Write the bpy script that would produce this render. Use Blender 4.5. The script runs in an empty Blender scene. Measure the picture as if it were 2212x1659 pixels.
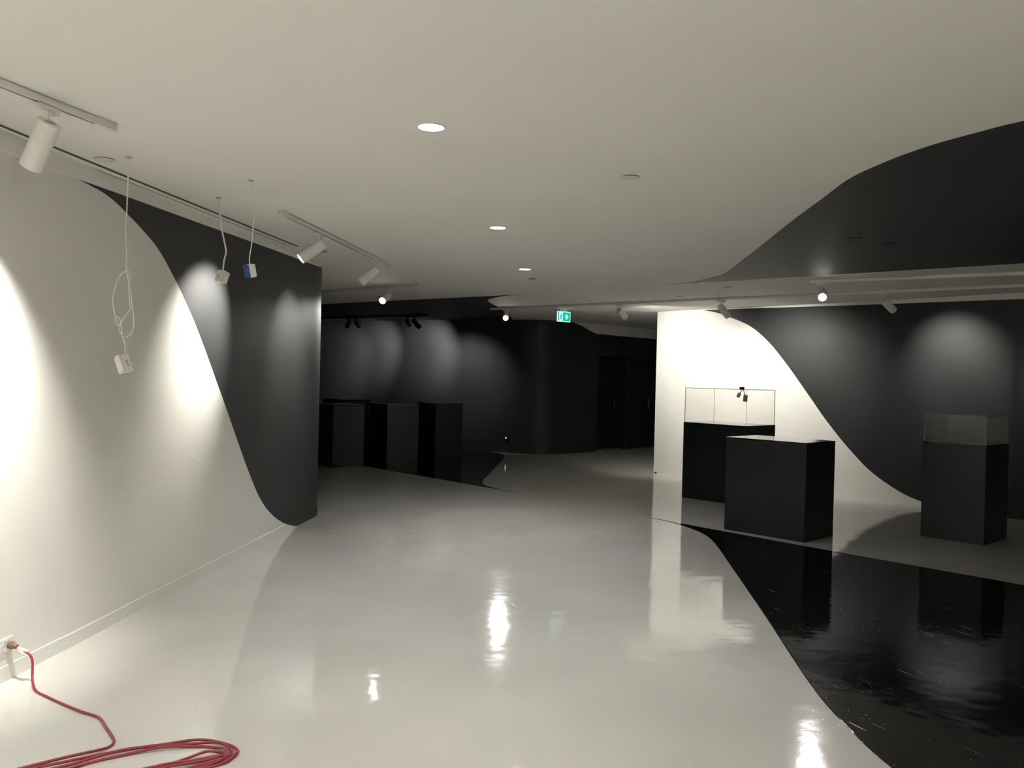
import bpy, bmesh, math, random
import numpy as np
from mathutils import Vector, Matrix, Euler

random.seed(7)
SC = bpy.context.scene
COL = SC.collection
H = 2.827            # ceiling height
EYE = 1.65           # camera height
PI = math.pi

# ------------------------------------------------------------------ camera
cam_d = bpy.data.cameras.new('camera')
cam = bpy.data.objects.new('camera', cam_d)
COL.objects.link(cam)
cam_d.sensor_fit = 'HORIZONTAL'
cam_d.sensor_width = 36.0
cam_d.lens = 36.0 * 1858.4 / 2212.0
cam_d.clip_start = 0.05
cam_d.clip_end = 100
Rm = Matrix.Rotation(PI / 2 - math.radians(0.58), 4, 'X') @ Matrix.Rotation(math.radians(1.352), 4, 'Z')
cam.matrix_world = Matrix.Translation((0, 0, EYE)) @ Rm
SC.camera = cam

# ------------------------------------------------------------------ world, view
w = bpy.data.worlds.new('world')
SC.world = w
w.use_nodes = True
w.node_tree.nodes['Background'].inputs[0].default_value = (0.01, 0.01, 0.01, 1)
w.node_tree.nodes['Background'].inputs[1].default_value = 0.1
SC.view_settings.view_transform = 'Standard'
SC.view_settings.look = 'None'
SC.view_settings.gamma = 1
SC.view_settings.use_curve_mapping = False
SC.view_settings.exposure = 0.56
try:
    SC.cycles.caustics_reflective = False
    SC.cycles.caustics_refractive = False
    SC.cycles.sample_clamp_indirect = 6.0
    SC.cycles.diffuse_bounces = 5
    SC.cycles.glossy_bounces = 3
    SC.cycles.max_bounces = 8
    SC.cycles.adaptive_threshold = 0.02
    SC.cycles.transparent_max_bounces = 16
    SC.cycles.blur_glossy = 0.3
    SC.cycles.use_light_tree = False
except Exception:
    pass

# lamp strengths (watts) and colours, used by the lamp builders below
WARM = (1.0, 0.963, 0.875)
COOL = (1.0, 0.983, 0.935)
SPOT_W = 260.0
DOWN_W = 85.0


# ------------------------------------------------------------------ materials
def nmat(name, color, rough=0.5, spec=0.5, metal=0.0, var=0.0, vscale=6.0, bump=0.0, bscale=80.0,
         rvar=0.0, emis=None, estr=0.0, coat=0.0):
    m = bpy.data.materials.new(name)
    m.use_nodes = True
    nt = m.node_tree
    b = nt.nodes['Principled BSDF']
    b.inputs['Base Color'].default_value = (*color, 1)
    b.inputs['Roughness'].default_value = rough
    b.inputs['Specular IOR Level'].default_value = spec
    b.inputs['Metallic'].default_value = metal
    if coat:
        b.inputs['Coat Weight'].default_value = coat
    if emis:
        b.inputs['Emission Color'].default_value = (*emis, 1)
        b.inputs['Emission Strength'].default_value = estr
    tc = nt.nodes.new('ShaderNodeTexCoord')
    if var or rvar:
        n = nt.nodes.new('ShaderNodeTexNoise')
        n.inputs['Scale'].default_value = vscale
        n.inputs['Detail'].default_value = 1
        nt.links.new(tc.outputs['Object'], n.inputs['Vector'])
        if var:
            r = nt.nodes.new('ShaderNodeValToRGB')
            r.color_ramp.elements[0].position = 0.3
            r.color_ramp.elements[1].position = 0.7
            r.color_ramp.elements[0].color = (*[c * (1 - var) for c in color], 1)
            r.color_ramp.elements[1].color = (*[min(1, c * (1 + var)) for c in color], 1)
            nt.links.new(n.outputs['Fac'], r.inputs['Fac'])
            nt.links.new(r.outputs['Color'], b.inputs['Base Color'])
        if rvar:
            mr = nt.nodes.new('ShaderNodeMapRange')
            mr.inputs['To Min'].default_value = max(0, rough - rvar)
            mr.inputs['To Max'].default_value = rough + rvar
            nt.links.new(n.outputs['Fac'], mr.inputs['Value'])
            nt.links.new(mr.outputs['Result'], b.inputs['Roughness'])
    if bump:
        n2 = nt.nodes.new('ShaderNodeTexNoise')
        n2.inputs['Scale'].default_value = bscale
        n2.inputs['Detail'].default_value = 0
        nt.links.new(tc.outputs['Object'], n2.inputs['Vector'])
        bp = nt.nodes.new('ShaderNodeBump')
        bp.inputs['Strength'].default_value = bump
        bp.inputs['Distance'].default_value = 0.01
        nt.links.new(n2.outputs['Fac'], bp.inputs['Height'])
        nt.links.new(bp.outputs['Normal'], b.inputs['Normal'])
    return m


def floor_mat(name, color, rough, dark):
    """poured gloss epoxy: slow ripple, brush stipple, scuffs and grit"""
    m = bpy.data.materials.new(name)
    m.use_nodes = True
    nt = m.node_tree
    L = nt.links.new
    b = nt.nodes['Principled BSDF']
    b.inputs['Specular IOR Level'].default_value = 0.5
    tc = nt.nodes.new('ShaderNodeTexCoord')
    def noise(scale, detail=3, vec=None, dist=0.0):
        n = nt.nodes.new('ShaderNodeTexNoise')
        n.inputs['Scale'].default_value = scale
        n.inputs['Detail'].default_value = detail
        n.inputs['Distortion'].default_value = dist
        L(vec if vec else tc.outputs['Object'], n.inputs['Vector'])
        return n
    def ramp(src, p0, c0, p1, c1):
        r = nt.nodes.new('ShaderNodeValToRGB')
        r.color_ramp.elements[0].position = p0
        r.color_ramp.elements[1].position = p1
        r.color_ramp.elements[0].color = (*c0, 1)
        r.color_ramp.elements[1].color = (*c1, 1)
        L(src, r.inputs['Fac'])
        return r
    n1 = noise(0.9, 2)
    c0 = [c * (0.9 if not dark else 0.8) for c in color]
    base = ramp(n1.outputs['Fac'], 0.35, c0, 0.65, color)
    # grit: sparse bright specks standing in the coat
    vo = nt.nodes.new('ShaderNodeTexVoronoi')
    vo.inputs['Scale'].default_value = 26
    L(tc.outputs['Object'], vo.inputs['Vector'])
    grit = ramp(vo.outputs['Distance'], 0.07, (1, 1, 1), 0.10, (0, 0, 0))
    sel = ramp(noise(1.3, 1).outputs['Fac'], 0.47, (0, 0, 0), 0.60, (1, 1, 1))
    mul = nt.nodes.new('ShaderNodeMath'); mul.operation = 'MULTIPLY'
    L(grit.outputs['Color'], mul.inputs[0]); L(sel.outputs['Color'], mul.inputs[1])
    # scuffs: long thin scratches
    mp = nt.nodes.new('ShaderNodeMapping')
    mp.vector_type = 'TEXTURE'
    mp.inputs['Rotation'].default_value = (0, 0, math.radians(-66))
    mp.inputs['Scale'].default_value = (0.42, 0.016, 1)
    L(tc.outputs['Object'], mp.inputs['Vector'])
    sc = ramp(noise(1.0, 2, mp.outputs['Vector'], 0.2).outputs['Fac'], 0.735, (0, 0, 0), 0.76, (1, 1, 1))
    mx = nt.nodes.new('ShaderNodeMath'); mx.operation = 'MAXIMUM'
    L(mul.outputs[0], mx.inputs[0]); L(sc.outputs['Color'], mx.inputs[1])
    mixc = nt.nodes.new('ShaderNodeMixRGB')
    k = nt.nodes.new('ShaderNodeMath'); k.operation = 'MULTIPLY'
    k.inputs[1].default_value = 0.6 if dark else 0.12
    L(mx.outputs[0], k.inputs[0])
    L(k.outputs[0], mixc.inputs['Fac'])
    L(base.outputs['Color'], mixc.inputs['Color1'])
    mixc.inputs['Color2'].default_value = (0.5, 0.5, 0.48, 1)
    L(mixc.outputs['Color'], b.inputs['Base Color'])
    rr = nt.nodes.new('ShaderNodeMapRange')
    rr.inputs['To Min'].default_value = rough * 0.7
    rr.inputs['To Max'].default_value = rough * 1.5
    L(noise(2.2, 1).outputs['Fac'], rr.inputs['Value'])
    rg = nt.nodes.new('ShaderNodeMath'); rg.operation = 'MULTIPLY_ADD'
    L(mx.outputs[0], rg.inputs[0]); rg.inputs[1].default_value = 0.4 if dark else 0.15
    L(rr.outputs['Result'], rg.inputs[2])
    L(rg.outputs[0], b.inputs['Roughness'])
    # relief: ripple + stipple + grit in one height field
    def madd(src, k_, add):
        q = nt.nodes.new('ShaderNodeMath'); q.operation = 'MULTIPLY_ADD'
        L(src, q.inputs[0]); q.inputs[1].default_value = k_
        if add is None:
            q.inputs[2].default_value = 0
        else:
            L(add, q.inputs[2])
        return q.outputs[0]
    hgt = madd(noise(6, 1).outputs['Fac'], 0.0016, None)
    hgt = madd(noise(70, 1).outputs['Fac'], 0.00012, hgt)
    hgt = madd(mx.outputs[0], 0.0010, hgt)
    b1 = nt.nodes.new('ShaderNodeBump')
    b1.inputs['Strength'].default_value = 1.0
    b1.inputs['Distance'].default_value = 1.0
    L(hgt, b1.inputs['Height'])
    L(b1.outputs['Normal'], b.inputs['Normal'])
    return m


def glass_mat():
    m = bpy.data.materials.new('clear_acrylic')
    m.use_nodes = True
    nt = m.node_tree
    nt.nodes.clear()
    out = nt.nodes.new('ShaderNodeOutputMaterial')
    t = nt.nodes.new('ShaderNodeBsdfTransparent')
    t.inputs[0].default_value = (0.985, 0.985, 0.98, 1)
    g = nt.nodes.new('ShaderNodeBsdfGlossy')
    g.inputs['Roughness'].default_value = 0.02
    f = nt.nodes.new('ShaderNodeFresnel')
    f.inputs['IOR'].default_value = 1.45
    mx = nt.nodes.new('ShaderNodeMixShader')
    ge = nt.nodes.new('ShaderNodeNewGeometry')
    inv = nt.nodes.new('ShaderNodeMath'); inv.operation = 'SUBTRACT'; inv.inputs[0].default_value = 1.0
    nt.links.new(ge.outputs['Backfacing'], inv.inputs[1])
    ml = nt.nodes.new('ShaderNodeMath'); ml.operation = 'MULTIPLY'
    nt.links.new(f.outputs[0], ml.inputs[0]); nt.links.new(inv.outputs[0], ml.inputs[1])
    nt.links.new(ml.outputs[0], mx.inputs[0])
    nt.links.new(t.outputs[0], mx.inputs[1])
    nt.links.new(g.outputs[0], mx.inputs[2])
    nt.links.new(mx.outputs[0], out.inputs[0])
    return m


def emit_mat(name, color, strength):
    m = bpy.data.materials.new(name)
    m.use_nodes = True
    nt = m.node_tree
    nt.nodes.clear()
    out = nt.nodes.new('ShaderNodeOutputMaterial')
    e = nt.nodes.new('ShaderNodeEmission')
    e.inputs[0].default_value = (*color, 1)
    e.inputs[1].default_value = strength
    nt.links.new(e.outputs[0], out.inputs[0])
    return m


M = {}
M['wall_white'] = nmat('white_wall_paint', (0.70, 0.69, 0.655), 0.42, 0.4, var=0.02, vscale=2.0, bump=0.03, bscale=220)
M['wall_black'] = nmat('black_wall_paint', (0.0165, 0.0182, 0.019), 0.55, 0.35, var=0.10, vscale=1.5, bump=0.04, bscale=200, rvar=0.04)
M['ceil_white'] = nmat('white_ceiling_paint', (0.80, 0.79, 0.75), 0.7, 0.25, var=0.015, vscale=1.2)
M['ceil_black'] = nmat('black_ceiling_paint', (0.023, 0.025, 0.026), 0.6, 0.35, var=0.10, vscale=1.2, bump=0.03, bscale=150)
M['floor_white'] = floor_mat('white_epoxy', (0.63, 0.62, 0.59), 0.06, False)
M['floor_black'] = floor_mat('black_epoxy', (0.006, 0.006, 0.0065), 0.06, True)
M['metal_white'] = nmat('white_powder_coat', (0.72, 0.71, 0.68), 0.4, 0.4, var=0.02, vscale=30)
M['metal_black'] = nmat('black_powder_coat', (0.012, 0.012, 0.012), 0.45, 0.4, var=0.1, vscale=30)
M['groove'] = nmat('dark_groove', (0.03, 0.028, 0.025), 0.6, 0.3, var=0.2, vscale=40)
M['slot_dark'] = nmat('slot_shadow_paint', (0.05, 0.05, 0.048), 0.7, 0.2, var=0.1, vscale=20)
M['ped'] = nmat('black_satin_laminate', (0.0075, 0.0088, 0.0115), 0.36, 0.35, var=0.15, vscale=3, rvar=0.05)
M['pedtop'] = nmat('black_gloss_laminate', (0.009, 0.010, 0.011), 0.10, 0.5, var=0.15, vscale=3)
M['plastic'] = nmat('white_plastic', (0.74, 0.72, 0.68), 0.35, 0.5, var=0.02, vscale=40)
M['shade_grey'] = nmat('painted_shade_grey', (0.45, 0.44, 0.41), 0.4, 0.5, var=0.03, vscale=40)  # shade tone of the case lamp's flag, put in as colour
M['cable'] = nmat('white_cable', (0.72, 0.70, 0.64), 0.45, 0.4, var=0.03, vscale=60)
M['blue_tape'] = nmat('blue_masking_tape', (0.015, 0.05, 0.17), 0.6, 0.3, var=0.45, vscale=45, bump=0.2, bscale=60)
M['ink'] = nmat('marker_ink', (0.03, 0.028, 0.026), 0.6, 0.2, var=0.1, vscale=90)
M['screw'] = nmat('screw_steel', (0.16, 0.15, 0.14), 0.4, 0.5, 0.6, var=0.1, vscale=90)
M['red'] = nmat('red_cable_sheath', (0.24, 0.018, 0.030), 0.42, 0.5, var=0.18, vscale=9)
M['brown'] = nmat('translucent_brown_plug', (0.16, 0.10, 0.065), 0.35, 0.5, var=0.2, vscale=30)
M['tag'] = nmat('clear_tape_tag', (0.66, 0.68, 0.63), 0.25, 0.6, var=0.1, vscale=50, bump=0.3, bscale=120)
M['steel'] = nmat('brushed_steel', (0.42, 0.42, 0.42), 0.3, 0.5, 1.0, var=0.08, vscale=40)
M['door'] = nmat('black_door_paint', (0.014, 0.0145, 0.016), 0.5, 0.4, var=0.12, vscale=2.0)
M['cover_grey'] = nmat('grey_cover_plate', (0.40, 0.39, 0.36), 0.6, 0.3, var=0.03, vscale=20)
M['cover_white'] = nmat('white_cover_plate', (0.66, 0.65, 0.61), 0.6, 0.3, var=0.02, vscale=20)
M['frosted'] = nmat('frosted_white_plastic', (0.8, 0.79, 0.76), 0.4, 0.4, var=0.02, vscale=40)
_nt = M['frosted'].node_tree
_tr = _nt.nodes.new('ShaderNodeBsdfTranslucent'); _tr.inputs[0].default_value = (0.85, 0.83, 0.80, 1)
_mx = _nt.nodes.new('ShaderNodeMixShader'); _mx.inputs[0].default_value = 0.6
_nt.links.new(_nt.nodes['Principled BSDF'].outputs[0], _mx.inputs[1]); _nt.links.new(_tr.outputs[0], _mx.inputs[2])
_nt.links.new(_mx.outputs[0], _nt.nodes['Material Output'].inputs[0])
M['glass'] = glass_mat()
M['glass_edge'] = nmat('acrylic_edge', (0.20, 0.205, 0.20), 0.25, 0.5, var=0.1, vscale=40)
M['lens_on'] = emit_mat('lit_spot_lens', (1.0, 0.95, 0.85), 6.0)
M['lens_glare'] = emit_mat('bright_spot_lens', (1.0, 0.95, 0.86), 25.0)
M['down_on'] = emit_mat('lit_downlight_diffuser', (1.0, 0.97, 0.90), 14.0)
M['off_lens'] = nmat('unlit_lamp_glass', (0.35, 0.34, 0.32), 0.2, 0.5, var=0.1, vscale=40)
M['exit_white'] = emit_mat('exit_backlit_white', (0.50, 1.0, 1.0), 0.78)
M['exit_green'] = emit_mat('exit_backlit_green', (0.0, 0.50, 0.26), 0.72)
M['exit_teal'] = emit_mat('exit_backlit_teal', (0.0, 0.40, 0.38), 0.7)
M['led'] = emit_mat('cyan_indicator', (0.25, 1.0, 0.9), 3.0)
for k in ('lens_on', 'lens_glare', 'down_on', 'exit_white', 'exit_green', 'exit_teal', 'led'):
    try:
        M[k].cycles.emission_sampling = 'NONE'
    except Exception:
        pass


# ------------------------------------------------------------------ object helpers
def link_mesh(name, verts, faces, mat, parent=None, mats=None, idx=None, smooth=False):
    me = bpy.data.meshes.new(name)
    me.from_pydata([tuple(v) for v in verts], [], faces)
    me.update()
    for mm in (mats if mats else [mat]):
        me.materials.append(M[mm] if isinstance(mm, str) else mm)
    if idx:
        for p, i in zip(me.polygons, idx):
            p.material_index = i
    if smooth:
        for p in me.polygons:
            p.use_smooth = True
    o = bpy.data.objects.new(name, me)
    COL.objects.link(o)
    if parent:
        o.parent = parent
    return o


def link_bm(name, bm, mat, parent=None, smooth=False, mats=None):
    me = bpy.data.meshes.new(name)
    bm.normal_update()
    bm.to_mesh(me)
    bm.free()
    for mm in (mats if mats else [mat]):
        me.materials.append(M[mm])
    if smooth:
        for p in me.polygons:
            p.use_smooth = True
    o = bpy.data.objects.new(name, me)
    COL.objects.link(o)
    if parent:
        o.parent = parent
    return o


def thing(name, label, cat, loc=(0, 0, 0), rot=(0, 0, 0), group=None):
    o = bpy.data.objects.new(name, None)
    o.empty_display_size = 0.05
    COL.objects.link(o)
    o.location = loc
    o.rotation_euler = rot
    tag(o, label, cat, group)
    return o


def tag(o, label, cat, group=None):
    o['label'] = label
    o['category'] = cat
    if group:
        o['group'] = group
    return o


def struct(o, label=None):
    o['kind'] = 'structure'
    if label:
        o['label'] = label
    return o


def box_bm(cx, cy, cz, sx, sy, sz, bevel=0.0, seg=2, bm=None, rot=None):
    b = bmesh.new()
    bmesh.ops.create_cube(b, size=1)
    bmesh.ops.scale(b, vec=(sx, sy, sz), verts=b.verts)
    if bevel:
        bmesh.ops.bevel(b, geom=list(b.edges), offset=bevel, segments=seg, profile=0.5, affect='EDGES')
    if rot is not None:
        bmesh.ops.transform(b, matrix=rot, verts=b.verts)
    bmesh.ops.translate(b, vec=(cx, cy, cz), verts=b.verts)
    if bm is None:
        return b
    tmp = bpy.data.meshes.new('t')
    b.to_mesh(tmp); b.free()
    bm.from_mesh(tmp)
    bpy.data.meshes.remove(tmp)
    return bm


def lathe_bm(profile, seg=32, mat=None, bm=None, cap0=True, cap1=True):
    """profile = [(r, z)...] spun round z, then transformed by mat"""
    b = bm or bmesh.new()
    rings = []
    for r, z in profile:
        ring = []
        for i in range(seg):
            a = 2 * PI * i / seg
            v = Vector((r * math.cos(a), r * math.sin(a), z))
            if mat is not None:
                v = mat @ v
            ring.append(b.verts.new(v))
        rings.append(ring)
    for A, B in zip(rings[:-1], rings[1:]):
        for i in range(seg):
            b.faces.new((A[i], A[(i + 1) % seg], B[(i + 1) % seg], B[i]))
    if cap0:
        b.faces.new(list(reversed(rings[0])))
    if cap1:
        b.faces.new(rings[-1])
    return b


def catmull(pts, n=12, closed=False):
    P = [Vector(p) for p in pts]
    out = []
    N = len(P)
    rng = range(N) if closed else range(N - 1)
    for i in rng:
        if closed:
            p0, p1, p2, p3 = P[(i - 1) % N], P[i], P[(i + 1) % N], P[(i + 2) % N]
        else:
            p1, p2 = P[i], P[i + 1]
            p0 = P[i - 1] if i > 0 else p1 * 2 - p2
            p3 = P[i + 2] if i + 2 < N else p2 * 2 - p1
        for k in range(n):
            t = k / n
            t2, t3 = t * t, t * t * t
            out.append(0.5 * ((2 * p1) + (p2 - p0) * t + (2 * p0 - 5 * p1 + 4 * p2 - p3) * t2 + (3 * p1 - p0 - 3 * p2 + p3) * t3))
    if not closed:
        out.append(P[-1].copy())
    return out


def tube(name, path, r, mat, parent=None, seg=10, closed=False):
    pts = [Vector(p) for p in path]
    n = len(pts)
    bm = bmesh.new()
    up = Vector((0, 0, 1))
    rings = []
    nrm = None
    for i in range(n):
        if closed:
            t = (pts[(i + 1) % n] - pts[i - 1]).normalized()
        else:
            t = (pts[min(i + 1, n - 1)] - pts[max(i - 1, 0)]).normalized()
        if nrm is None:
            nrm = t.cross(up)
            if nrm.length < 1e-3:
                nrm = t.cross(Vector((1, 0, 0)))
        nrm = (nrm - t * nrm.dot(t))
        if nrm.length < 1e-6:
            nrm = t.orthogonal()
        nrm.normalize()
        bn = t.cross(nrm)
        rings.append([bm.verts.new(pts[i] + (nrm * math.cos(a) + bn * math.sin(a)) * r)
                      for a in [2 * PI * k / seg for k in range(seg)]])
    pairs = list(zip(rings[:-1], rings[1:]))
    for A, B in pairs:
        for k in range(seg):
            bm.faces.new((A[k], A[(k + 1) % seg], B[(k + 1) % seg], B[k]))
    if not closed:
        bm.faces.new(list(reversed(rings[0])))
        bm.faces.new(rings[-1])
    return link_bm(name, bm, mat, parent, smooth=True)


def text_mesh(name, body, size, mat, parent, matrix, extrude=0.0003):
    cu = bpy.data.curves.new(name, 'FONT')
    cu.body = body
    cu.size = size
    cu.extrude = extrude
    cu.align_x = 'CENTER'
    cu.align_y = 'CENTER'
    tmp = bpy.data.objects.new(name + '_tmp', cu)
    COL.objects.link(tmp)
    dg = bpy.context.evaluated_depsgraph_get()
    me = bpy.data.meshes.new_from_object(tmp.evaluated_get(dg))
    bpy.data.objects.remove(tmp)
    me.transform(matrix)
    me.materials.clear()
    me.materials.append(M[mat])
    o = bpy.data.objects.new(name, me)
    COL.objects.link(o)
    o.parent = parent
    return o


# ------------------------------------------------------------------ wall helpers
class Path:
    """a plan polyline resampled along its length"""
    def __init__(self, pts, step=0.06, smooth=True):
        d = catmull([(p[0], p[1], 0) for p in pts], 16) if smooth else [Vector((p[0], p[1], 0)) for p in pts]
        s = [0.0]
        for a, b in zip(d[:-1], d[1:]):
            s.append(s[-1] + (b - a).length)
        self.L = s[-1]
        xs = [p.x for p in d]; ys = [p.y for p in d]
        n = max(2, int(self.L / step))
        self.S = np.linspace(0, self.L, n + 1) if smooth else np.array(s)
        self.X = np.interp(self.S, s, xs)
        self.Y = np.interp(self.S, s, ys)
        self._s, self._x, self._y = s, xs, ys
    def at(self, s):
        return float(np.interp(s, self._s, self._x)), float(np.interp(s, self._s, self._y))
    def normals(self, side):
        tx = np.gradient(self.X, self.S); ty = np.gradient(self.Y, self.S)
        l = np.hypot(tx, ty)
        return side * ty / l, -side * tx / l
    def s_of(self, x, y):
        i = int(np.argmin((np.array(self._x) - x) ** 2 + (np.array(self._y) - y) ** 2))
        return self._s[i]


def curve_fn(pts):
    """(s, z) knots -> monotone cubic interpolation"""
    x = np.array([p[0] for p in pts], float); y = np.array([p[1] for p in pts], float)
    hh = np.diff(x); dl = np.diff(y) / hh
    m = np.zeros(len(x)); m[0], m[-1] = dl[0], dl[-1]
    for i in range(1, len(x) - 1):
        if dl[i - 1] * dl[i] > 0:
            w1, w2 = 2 * hh[i] + hh[i - 1], hh[i] + 2 * hh[i - 1]
            m[i] = (w1 + w2) / (w1 / dl[i - 1] + w2 / dl[i])
    def f(s):
        s = np.clip(np.asarray(s, float), x[0], x[-1])
        i = np.clip(np.searchsorted(x, s) - 1, 0, len(x) - 2)
        t = (s - x[i]) / hh[i]
        return ((2 * t**3 - 3 * t**2 + 1) * y[i] + (t**3 - 2 * t**2 + t) * hh[i] * m[i]
                + (-2 * t**3 + 3 * t**2) * y[i + 1] + (t**3 - t**2) * hh[i] * m[i + 1])
    return f


def painted_wall(name, path, z0, z1, zb, below, above, side, off=0.0, lip=0.0):
    """vertical wall along path, one paint below the curve zb(s) and another above it"""
    nx, ny = path.normals(side)
    X = path.X + nx * off; Y = path.Y + ny * off
    lo = np.full(len(X), z0) if np.isscalar(z0) else z0
    hi = np.full(len(X), z1) if np.isscalar(z1) else z1
    mid = np.clip(zb(path.S), lo, hi) if callable(zb) else np.clip(np.full(len(X), zb), lo, hi)
    V, F, I = [], [], []
    for i in range(len(X)):
        V += [(X[i], Y[i], lo[i]), (X[i], Y[i], mid[i]), (X[i], Y[i], hi[i])]
        if lip:
            V.append((path.X[i], path.Y[i], hi[i] + lip))
    k = 4 if lip else 3
    def quad(a, b, c, d):
        return (a, b, c, d) if side < 0 else (d, c, b, a)
    for i in range(len(X) - 1):
        a, b = i * k, (i + 1) * k
        if mid[i] - lo[i] > 1e-5 or mid[i + 1] - lo[i + 1] > 1e-5:
            F.append(quad(a, a + 1, b + 1, b)); I.append(0)
        if hi[i] - mid[i] > 1e-5 or hi[i + 1] - mid[i + 1] > 1e-5:
            F.append(quad(a + 1, a + 2, b + 2, b + 1)); I.append(1)
        if lip:
            F.append(quad(a + 2, a + 3, b + 3, b + 2)); I.append(0 if mid[i] > hi[i] - 1e-4 else 1)
    o = link_mesh(name, V, F, None, mats=[below, above], idx=I)
    for p in o.data.polygons:
        p.use_smooth = True
    return o


def strip(name, path, za, zb, thick, mat, side, parent=None, s0=None, s1=None):
    """solid strip (trim, cornice) standing proud of the wall"""
    nx, ny = path.normals(side)
    V, F = [], []
    idx = [i for i in range(len(path.S)) if (s0 is None or path.S[i] >= s0) and (s1 is None or path.S[i] <= s1)]
    for i in idx:
        a = za(path.S[i]) if callable(za) else za
        b = zb(path.S[i]) if callable(zb) else zb
        x0, y0 = path.X[i] - nx[i] * 0.01, path.Y[i] - ny[i] * 0.01
        x1, y1 = path.X[i] + nx[i] * thick, path.Y[i] + ny[i] * thick
        V += [(x0, y0, a), (x1, y1, a), (x1, y1, b), (x0, y0, b)]
    n = len(idx)
    for i in range(n - 1):
        a, b = i * 4, i * 4 + 4
        for j in range(4):
            F.append((a + j, a + (j + 1) % 4, b + (j + 1) % 4, b + j))
    F.append((0, 1, 2, 3)); F.append(tuple((n - 1) * 4 + q for q in (3, 2, 1, 0)))
    return link_mesh(name, V, F, mat, parent)


def slab(name, outline, z0, z1, mat, parent, inset=0.006):
    """thin film with a sloped edge; the side nearer the room (z1) is the smaller face"""
    n = len(outline)
    ar = sum(outline[i][0] * outline[(i + 1) % n][1] - outline[(i + 1) % n][0] * outline[i][1] for i in range(n))
    sg = 1 if ar > 0 else -1
    inn = []
    for i in range(n):
        p, q, r_ = Vector(outline[i - 1]), Vector(outline[i]), Vector(outline[(i + 1) % n])
        e1 = (q - p).normalized(); e2 = (r_ - q).normalized()
        nn = Vector((-(e1.y + e2.y), e1.x + e2.x)) * sg
        nn = nn.normalized() if nn.length > 0.5 else Vector((0, 0))
        inn.append(q + nn * inset)
    bm = bmesh.new()
    A = [bm.verts.new((x, y, z0)) for x, y in outline]
    B = [bm.verts.new((p.x, p.y, z1)) for p in inn]
    bm.faces.new(A); bm.faces.new(B)
    for i in range(n):
        bm.faces.new((A[i], A[(i + 1) % n], B[(i + 1) % n], B[i]))
    bmesh.ops.recalc_face_normals(bm, faces=bm.faces)
    bmesh.ops.triangulate(bm, faces=bm.faces)
    return link_bm(name, bm, mat, parent)


# ================================================================== THE SETTING
X0, X1, Y0, Y1 = -7.4, 9.2, -5.6, 23.0
floor = struct(link_mesh('floor', [(X0, Y0, 0), (X1, Y0, 0), (X1, Y1, 0), (X0, Y1, 0)], [(0, 1, 2, 3)], 'floor_white'),
               'glossy white poured floor running through the whole gallery')
ceiling = struct(link_mesh('ceiling', [(X0, Y0, H), (X1, Y0, H), (X1, Y1, H), (X0, Y1, H)], [(3, 2, 1, 0)], 'ceil_white'),
                 'flat white painted gallery ceiling')

# black poured areas of the floor (a film a few millimetres proud, like the real one)
cv = catmull([(1.70, 10.16, 0), (1.85, 9.94, 0), (1.98, 9.62, 0), (2.08, 9.22, 0), (2.09, 8.72, 0), (1.98, 7.59, 0), (1.82, 6.06, 0),
              (1.73, 5.27, 0), (1.66, 4.6, 0), (1.645, 4.17, 0), (1.67, 3.68, 0), (1.80, 3.0, 0), (2.15, 2.3, 0), (2.9, 1.6, 0), (4.2, 1.0, 0), (9.0, 0.2, 0)], 10)
slab('black_floor_area', [(p.x, p.y) for p in cv] + [(9.0, 1.9), (4.3, 7.16), (2.98, 8.64), (2.01, 9.78)], -0.0005, 0.004, 'floor_black', floor)['label'] = \
    'black poured floor area in the right foreground'
cv = catmull([(0.08, 12.13, 0), (-0.18, 12.47, 0), (-0.37, 12.86, 0), (-0.415, 13.4, 0), (-0.33, 14.4, 0), (-0.21, 16.0, 0), (-0.125, 17.2, 0),
              (-0.14, 17.75, 0), (-0.25, 18.15, 0), (-0.55, 18.62, 0)], 10)
slab('black_floor_area', [(p.x, p.y) for p in cv] + [(-1.1, 18.9), (-2.2, 19.4), (-3.6, 20.5), (-5.6, 22.2), (-7.3, 22.2), (-7.3, 20.32), (-2.57, 15.07)],
     -0.0005, 0.004, 'floor_black', floor)['label'] = 'black poured floor area under the dark plinths'
# black painted areas of the ceiling
cv = catmull([(1.869, 10.769, 0), (2.129, 10.418, 0), (2.261, 9.9, 0), (2.305, 9.45, 0), (2.181, 7.994, 0), (2.023, 6.368, 0), (1.952, 5.489, 0),
              (1.912, 4.982, 0), (1.94, 4.62, 0), (2.01, 4.285, 0), (2.119, 4.02, 0), (2.26, 3.77, 0), (2.7, 3.2, 0), (3.6, 2.5, 0), (5.0, 1.9, 0), (9.0, 1.2, 0)], 10)
slab('black_ceiling_area', [(p.x, p.y) for p in cv] + [(9.0, 4.4), (4.83, 8.17), (3.172, 9.62), (2.47, 10.27)], H + 0.0005, H - 0.0015, 'ceil_black', ceiling)['label'] = \
    'black painted ceiling area at the upper right'
cv = catmull([(0.10, 12.45, 0), (-0.16, 12.85, 0), (-0.36, 13.35, 0), (-0.41, 13.8, 0), (-0.33, 14.5, 0), (-0.24, 15.19, 0), (-0.19, 15.8, 0), (-0.1, 17.0, 0), (0.0, 18.4, 0)], 10)
slab('black_ceiling_area', [(p.x, p.y) for p in cv] + [(-0.6, 18.8), (-2.2, 19.6), (-5.6, 22.4), (-7.3, 22.4), (-7.3, 18.2), (-3.32, 15.15), (-0.35, 12.86)],
     H + 0.0005, H - 0.0015, 'ceil_black', ceiling)['label'] = 'black painted ceiling area over the dark alcove'

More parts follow.
